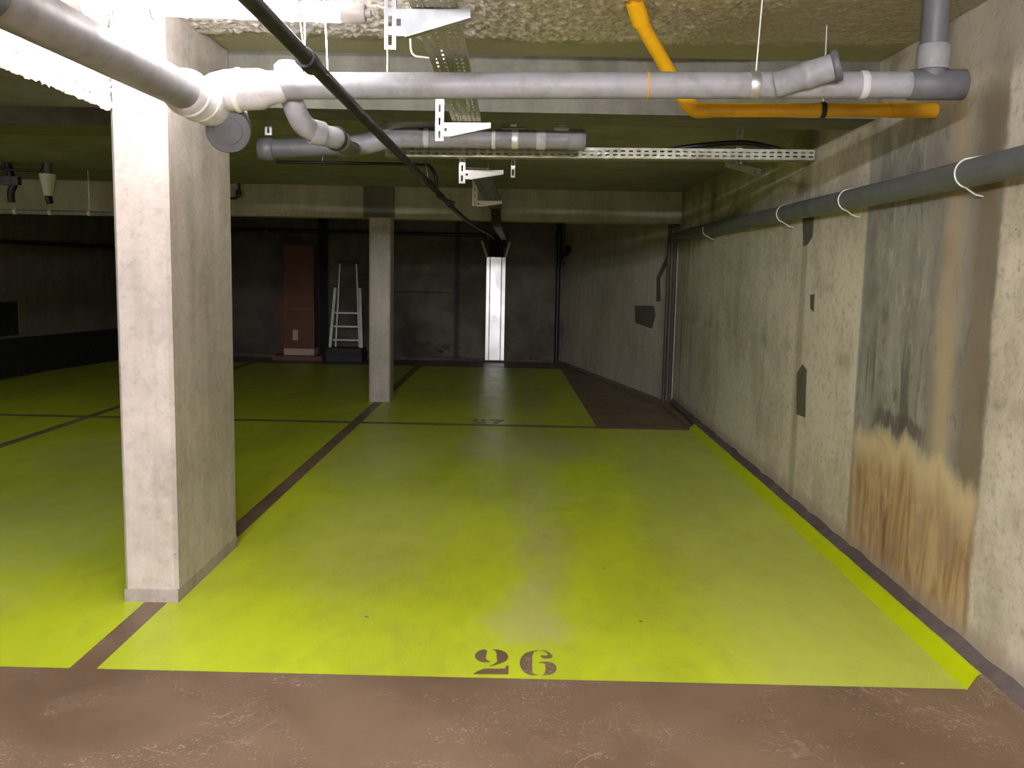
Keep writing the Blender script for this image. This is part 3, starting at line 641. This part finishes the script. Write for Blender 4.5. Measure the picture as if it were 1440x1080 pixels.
for a, c_ in (((-2.935, 14.02, .206), (-2.868, 14.10, 1.12)), ((-2.445, 14.02, .206), (-2.485, 14.10, 1.12))): bar(MB(), a, c_, .038, .05).build('front_rail', M['alu'], t)
for a, c_ in (((-2.87, 14.13, .206), (-2.812, 14.19, 1.50)), ((-2.50, 14.13, .206), (-2.556, 14.19, 1.50))): bar(MB(), a, c_, .024, .03).build('back_rail', M['alu'], t)
for z in (.32, .529, .737): bar(MB(), (-2.915 + z * .06, 14.04 + z * .05, z), (-2.455 - z * .03, 14.04 + z * .05, z), .028, .07).build('rung', M['alu'], t)
MB().box(-2.835, -2.535, 14.15, 14.23, 1.49, 1.54).build('top_cap', M['black'], t)

t = thing('wall_pipe', 'thin black pipe running along the top of the dark back wall', 'pipe', (-2.7, 14.36, 1.98))
MB().tube([(-5.6, 14.37, 1.985), (-.55, 14.37, 1.975)], .028, 14).build('pipe', M['black'], t)
for x in (-4.0, -2.2): MB().ring((x, 14.37, 1.982), (1, 0, 0), .034, .03).build('clip', M['pvc_d'], t)
t = thing('downpipe', 'dark downpipe in the back right corner with a short side elbow', 'pipe', (.60, 14.33, 0))
MB().tube([(.575, 14.33, .0), (.575, 14.33, CF)], .035, 16).build('pipe', M['black'], t)
MB().tube(bez([(.575, 14.33, 1.66), (.62, 14.28, 1.68), (.68, 14.05, 1.72), (.70, 13.95, 1.80)], 5), .045, 16).build('elbow', M['black'], t)
MB().ring((.575, 14.33, 1.98), (0, 0, 1), .05, .2).build('coupling', M['black'], t)
t = thing('downpipe', 'two slim grey vertical conduits in the corner where the right wall turns', 'pipe', (1.60, 9.8, 0))
for x, y in ((1.575, 9.86), (1.63, 9.80)): MB().tube([(x, y, .03), (x, y, 1.94)], .02, 14).build('conduit', M['dkpipe'], t)
MB().box(1.60, 1.65, 9.76, 9.83, 1.86, 1.93).build('junction_box', M['dkpipe'], t)

# left side details
t = thing('service_pipe', 'thin pale pipe hanging in front of the far beam on the left', 'pipe', (-4.5, 8.6, 1.87))
MB().tube([(-6.3, 8.6, 1.885), (-3.0, 8.6, 1.87)], .022, 14).build('pipe', M['pvc'], t)
for x in (-5.6, -4.75, -4.42, -4.05):
    MB().tube([(x, 8.6, 1.88), (x, 8.6, CF)], .004, 8).build('hanger_rod', M['galv'], t)
    MB().ring((x, 8.6, 1.878), (1, 0, 0), .027, .03).build('clamp', M['white'], t)
t = thing('drain_funnel', 'white plastic funnel hanging from the ceiling on the far left', 'funnel', (-4.12, 8, 2.0))
MB().tube([(-4.12, 8, 1.985), (-4.12, 8, 2.02), (-4.12, 8, 2.12), (-4.12, 8, 2.17)], [.036, .042, .062, .068], 22).build('funnel', M['white'], t)
MB().tube([(-4.115, 8, 2.168), (-4.115, 8, CF + .004)], .03, 14).build('drop_pipe', M['pvc_d'], t)
MB().tube([(-4.11, 8, 1.92), (-4.12, 8, 1.99)], .03, 14).build('spigot', M['black'], t)
tag(MB().tube(bez([(-5.4, 8.0, 2.262), (-4.9, 8.0, 2.225), (-4.53, 8.0, 2.207), (-4.3, 8.0, 2.198), (-4.2, 8.0, 2.199), (-4.165, 8, 2.24), (-4.16, 8, 2.27)], 5), .013, 10).build('power_cable', M['black'], None, (-4.5, 8, 2.2)), 'sagging black cable hanging from the ceiling beside the white funnel', 'cable')
t = thing('valve', 'dark pipe valve hanging from the ceiling at the far left edge', 'valve', (-4.5, 8.1, 2.0))
MB().tube(bez([(-4.50, 8.1, 1.93), (-4.50, 8.1, 2.02), (-4.47, 8.1, 2.09), (-4.49, 8.1, 2.14), (-4.52, 8.1, 2.275)], 5), .032, 14).build('valve_body', M['black'], t)
MB().box(-4.60, -4.42, 8.07, 8.13, 2.08, 2.15).build('handle', M['black'], t)
t = thing('wall_vent', 'dark rectangular vent opening in the left wall above the black plinth', 'vent', (-6.3, 11.2, .5))
ld = Vector((1 / 6, 1, 0)).normalized(); ln = Vector((1, -1 / 6, 0)).normalized()
c0 = Vector((LW(11.0), 11.0, .715))
MB().obox(c0 + ln * .004, ld, ln, (0, 0, 1), .80, .02, .42).build('grille', M['plinth'], t)
for s_ in (-1, 1):
    MB().obox(c0 + ln * .012 + ld * s_ * .41, ld, ln, (0, 0, 1), .03, .03, .47).build('frame_bar', M['darkwall'], t)
    MB().obox(c0 + ln * .012 + Vector((0, 0, s_ * .225)), ld, ln, (0, 0, 1), .85, .03, .03).build('frame_bar', M['darkwall'], t)
t = thing('wall_pipe', 'black pipe running along the upper left wall', 'pipe', (-6.1, 12, 1.66))
MB().tube([(LW(8.0) + .05, 8.0, 1.655), (LW(14.3) + .05, 14.3, 1.655)], .03, 14).build('pipe', M['black'], t)

# ------------------------------------------------------------------ unseen fill tubes, added to brighten the lane and the leftmost bays
def luminaire(x, y, label, slab, glow='glow'):
    t = thing('tube_luminaire', label, 'lamp', (x, y, slab - .1))
    MB().tube([(x - .55, y, slab - .12), (x + .55, y, slab - .12)], .0315, 20).build('tube', M[glow], t)
    for s_ in (-1, 1):
        MB().tube([(x + s_ * .55, y, slab - .12), (x + s_ * .62, y, slab - .12)], .033, 20).build('end_cap', M['capgrey'], t)
        MB().tube([(x + s_ * .4, y, slab - .09), (x + s_ * .4, y, slab)], .004, 8).build('hanger_rod', M['galv'], t)
luminaire(-.9, -1.7, 'added unseen fill tube behind the camera over the driving lane', CZ, 'glow_fill')
luminaire(.75, -3.0, 'added unseen fill tube at the rear of the driving lane', CZ, 'glow_fill')
luminaire(-5.2, 5.9, 'added dim fill tube over the leftmost bays outside the view', CF, 'glow_fill_dim')

# ------------------------------------------------------------------ camera and colour
cam = bpy.data.cameras.new('camera'); co = bpy.data.objects.new('camera', cam); C.objects.link(co)
F = 1280.0; pitch = math.atan(156 / F); yaw = -.0079; roll = .020
fw = Vector((math.sin(yaw) * math.cos(pitch), math.cos(yaw) * math.cos(pitch), -math.sin(pitch)))
r = Vector((math.cos(yaw), -math.sin(yaw), 0)); d = fw.cross(r)
r2 = r * math.cos(roll) - d * math.sin(roll); d2 = r * math.sin(roll) + d * math.cos(roll)
m = Matrix((r2, -d2, -fw)).transposed().to_4x4(); m.translation = (0, 0, 1.4); co.matrix_world = m
cam.sensor_width = 36; cam.lens = F / 1440 * 36; cam.clip_end = 60; cam.clip_start = .02
bpy.context.scene.camera = co
w = bpy.data.worlds.new('world'); bpy.context.scene.world = w; w.use_nodes = True
w.node_tree.nodes['Background'].inputs[0].default_value = (.01, .01, .012, 1)
vs_ = bpy.context.scene.view_settings
vs_.view_transform = 'Standard'; vs_.look = 'None'; vs_.gamma = 1; vs_.use_curve_mapping = False; vs_.exposure = 3.0
